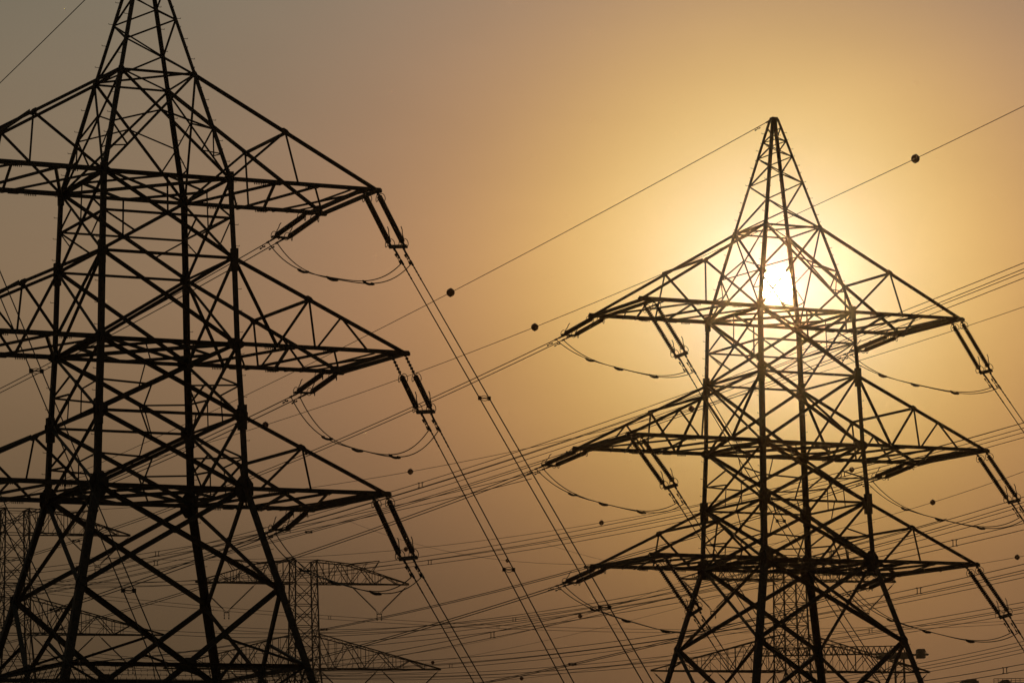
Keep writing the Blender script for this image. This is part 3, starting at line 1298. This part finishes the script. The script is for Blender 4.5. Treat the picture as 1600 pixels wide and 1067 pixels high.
    for side in (1, -1):
        arm(side, zt, 12.6, 2.6, 4.0, True)
        arm(side, zlow, 16.3, 3.9, 0.0, False)
    return vstring, zt, zlow


FT = [(475, 400, 1045, .34, 'far lattice suspension tower between the two big towers, behind a leg', 'the middle far tower'),
      (1238, 376, 1049, .36, 'far lattice suspension tower seen between the legs of the sunlit tower', 'the far tower under the sun'),
      (22, 372, 990, .36, 'far lattice suspension tower at the left edge behind the left tower', 'the left edge far tower')]
for cx, dep, yl, rot, lab, short in FT:
    vs, zt, zl = far_tower(cx, dep, yl, rot, lab, 10.6 if cx == 22 else 9.7)
    for side in (1, -1):
        if cx == 22 and side == -1:
            continue
        vs(side * 5.6, side * 12.4, zt, 'V shaped insulator under the upper ' + SDN[side] + ' arm of ' + short)
        vs(side * 9.2, side * 16.0, zl, 'V shaped insulator under the outer lower ' + SDN[side] + ' arm of ' + short)
        vs(side * 1.9, side * 8.7, zl, 'V shaped insulator under the inner lower ' + SDN[side] + ' arm of ' + short)


# ------------------------------------------------------------------ far crane and buildings
def crane():
    dep = 560.0
    p0 = at_depth(1262, 1023, dep)
    p1 = at_depth(1447, 1025, dep)
    E = empty('tower_crane', (at_depth(1405, 1023, dep).x, dep, 0))
    tag(E, 'far construction crane with grey counterweight behind the sunlit tower', 'crane')
    o = E.location
    z = p0.z
    xj0, xj1 = p0.x - o.x - 8, p1.x - o.x
    j = MB()
    for yy, zz in ((-.6, 0), (.6, 0), (0, 1.2)):
        j.bar((xj0, yy, z + zz), (1.0, yy, z + zz), .16)
    n = 26
    for q in range(n):
        xa = xj0 + (1 - xj0) * q / n
        xb = xj0 + (1 - xj0) * (q + 1) / n
        xm = (xa + xb) / 2
        for yy in (-.6, .6):
            j.bar((xa, yy, z), (xm, 0, z + 1.2), .08)
            j.bar((xm, 0, z + 1.2), (xb, yy, z), .08)
        j.bar((xa, -.6, z), (xb, .6, z), .07)
    j.build('jib', STEEL, E)
    m = MB()
    for sx in (-.7, .7):
        for sy in (-.7, .7):
            m.bar((sx, sy, 0), (sx, sy, z - .3), .18, n=(1, 0, 0))
    q = 0.0
    while q < z - 2:
        for s in (-.7, .7):
            m.bar((-.7, s, q), (.7, s, q + 1.6), .09)
            m.bar((s, .7, q), (s, -.7, q + 1.6), .09)
        q += 1.6
    m.build('mast', STEEL, E)
    d = MB()
    d.box((-1.0, 0, z - .35), (2.6, 0, 0), (0, .8, 0), (0, 0, .5))
    d.box((2.4, 0, z - .25), (2.2, 0, 0), (0, .7, 0), (0, 0, .12))
    d.build('machinery_deck', GREYP, E)
    c = MB()
    c.box((xj1 - .85, 0, z - .15), (.66, 0, 0), (0, 1.0, 0), (0, 0, .66))
    c.box((xj1 - .85, 0, z + .56), (.55, 0, 0), (0, 1.1, 0), (0, 0, .05))
    c.bar((xj1 - .1, .3, z + .5), (xj1 + .15, .3, z - .1), .08)
    c.build('counterweight', GREYP, E)


crane()


def building(x0, x1, ytop, dep, label, roof):
    a, b_ = at_depth(x0, ytop, dep), at_depth(x1, ytop, dep)
    w = b_.x - a.x
    h = a.z
    E = empty('building', ((a.x + b_.x) / 2, dep, 0))
    tag(E, label, 'building', 'far blocks under construction')
    dd = 14.0
    m = MB()
    m.box((0, dd / 2 + .3, h / 2 - .4), (w / 2 - .3, 0, 0), (0, dd / 2 - .3, 0), (0, 0, h / 2 - .4))
    m.build('wall', CONC, E)
    n = int(h / 3.2)
    for i in range(1, n + 1):
        s = MB()
        s.box((0, dd / 2, i * h / n - .12), (w / 2, 0, 0), (0, dd / 2, 0), (0, 0, .12))
        s.build('floor_slab', CONC, E)
    wb = MB()
    nw = max(2, int(w / 2.6))
    proto = None
    for i in range(max(1, n - 4), n):
        for j in range(nw):
            wx = -w / 2 + (j + .5) * w / nw
            if proto is None:
                q = MB()
                q.box((0, 0, 0), (.75, 0, 0), (0, .06, 0), (0, 0, .8))
                proto = q.build('window', GLAZE, E)
                o = proto
            else:
                o = proto.copy()
                COL.objects.link(o)
                o.parent = E
            o.location = (wx, .56, (i + .5) * h / n - .1)
    for kind, cx, hw, hh in roof:
        r = MB()
        if kind == 'box':
            r.box((cx, 4, h + hh / 2), (hw, 0, 0), (0, 2.0, 0), (0, 0, hh / 2))
            r.box((cx + hw * .2, 4, h + hh + .15), (hw * .6, 0, 0), (0, 1.4, 0), (0, 0, .15))
            r.build('plant_room', GREYP, E)
        else:
            k = int(2 * hw / .75)
            for j in range(k + 1):
                xx = cx - hw + 2 * hw * j / k
                r.bar((xx, 1, h), (xx, 1, h + hh), .09, n=(1, 0, 0))
            r.bar((cx - hw, 1, h + hh), (cx + hw, 1, h + hh), .10)
            r.bar((cx - hw, 1, h + hh * .5), (cx + hw, 1, h + hh * .5), .07)
            r.build('scaffold', STEEL, E)


building(1503, 1548, 1068, 600, 'low dark rooftop at the bottom edge left of the scaffolded roof', [('box', -.7, 1.4, .65)])
building(1554, 1640, 1066, 620, 'far rooftop with scaffold railings in the bottom right corner', [('scaf', -.2, 4.6, .75), ('box', -2.6, .9, .35)])

# ------------------------------------------------------------------ haze
hz = MB()
hz.box((0, 1900, 25.5), (4000, 0, 0), (0, 2150, 0), (0, 0, 26.5))
hm = bpy.data.materials.new('dusty_air')
hm.use_nodes = True
hn = hm.node_tree.nodes
hn.clear()
pv = hn.new('ShaderNodeVolumePrincipled')
pv.inputs['Color'].default_value = (1.0, 0.86, 0.68, 1)
pv.inputs['Density'].default_value = 0.00006
pv.inputs['Anisotropy'].default_value = 0.985
ho = hn.new('ShaderNodeOutputMaterial')
hm.node_tree.links.new(pv.outputs[0], ho.inputs['Volume'])
hz = hz.build('haze', hm)
tag(hz, kind='stuff')
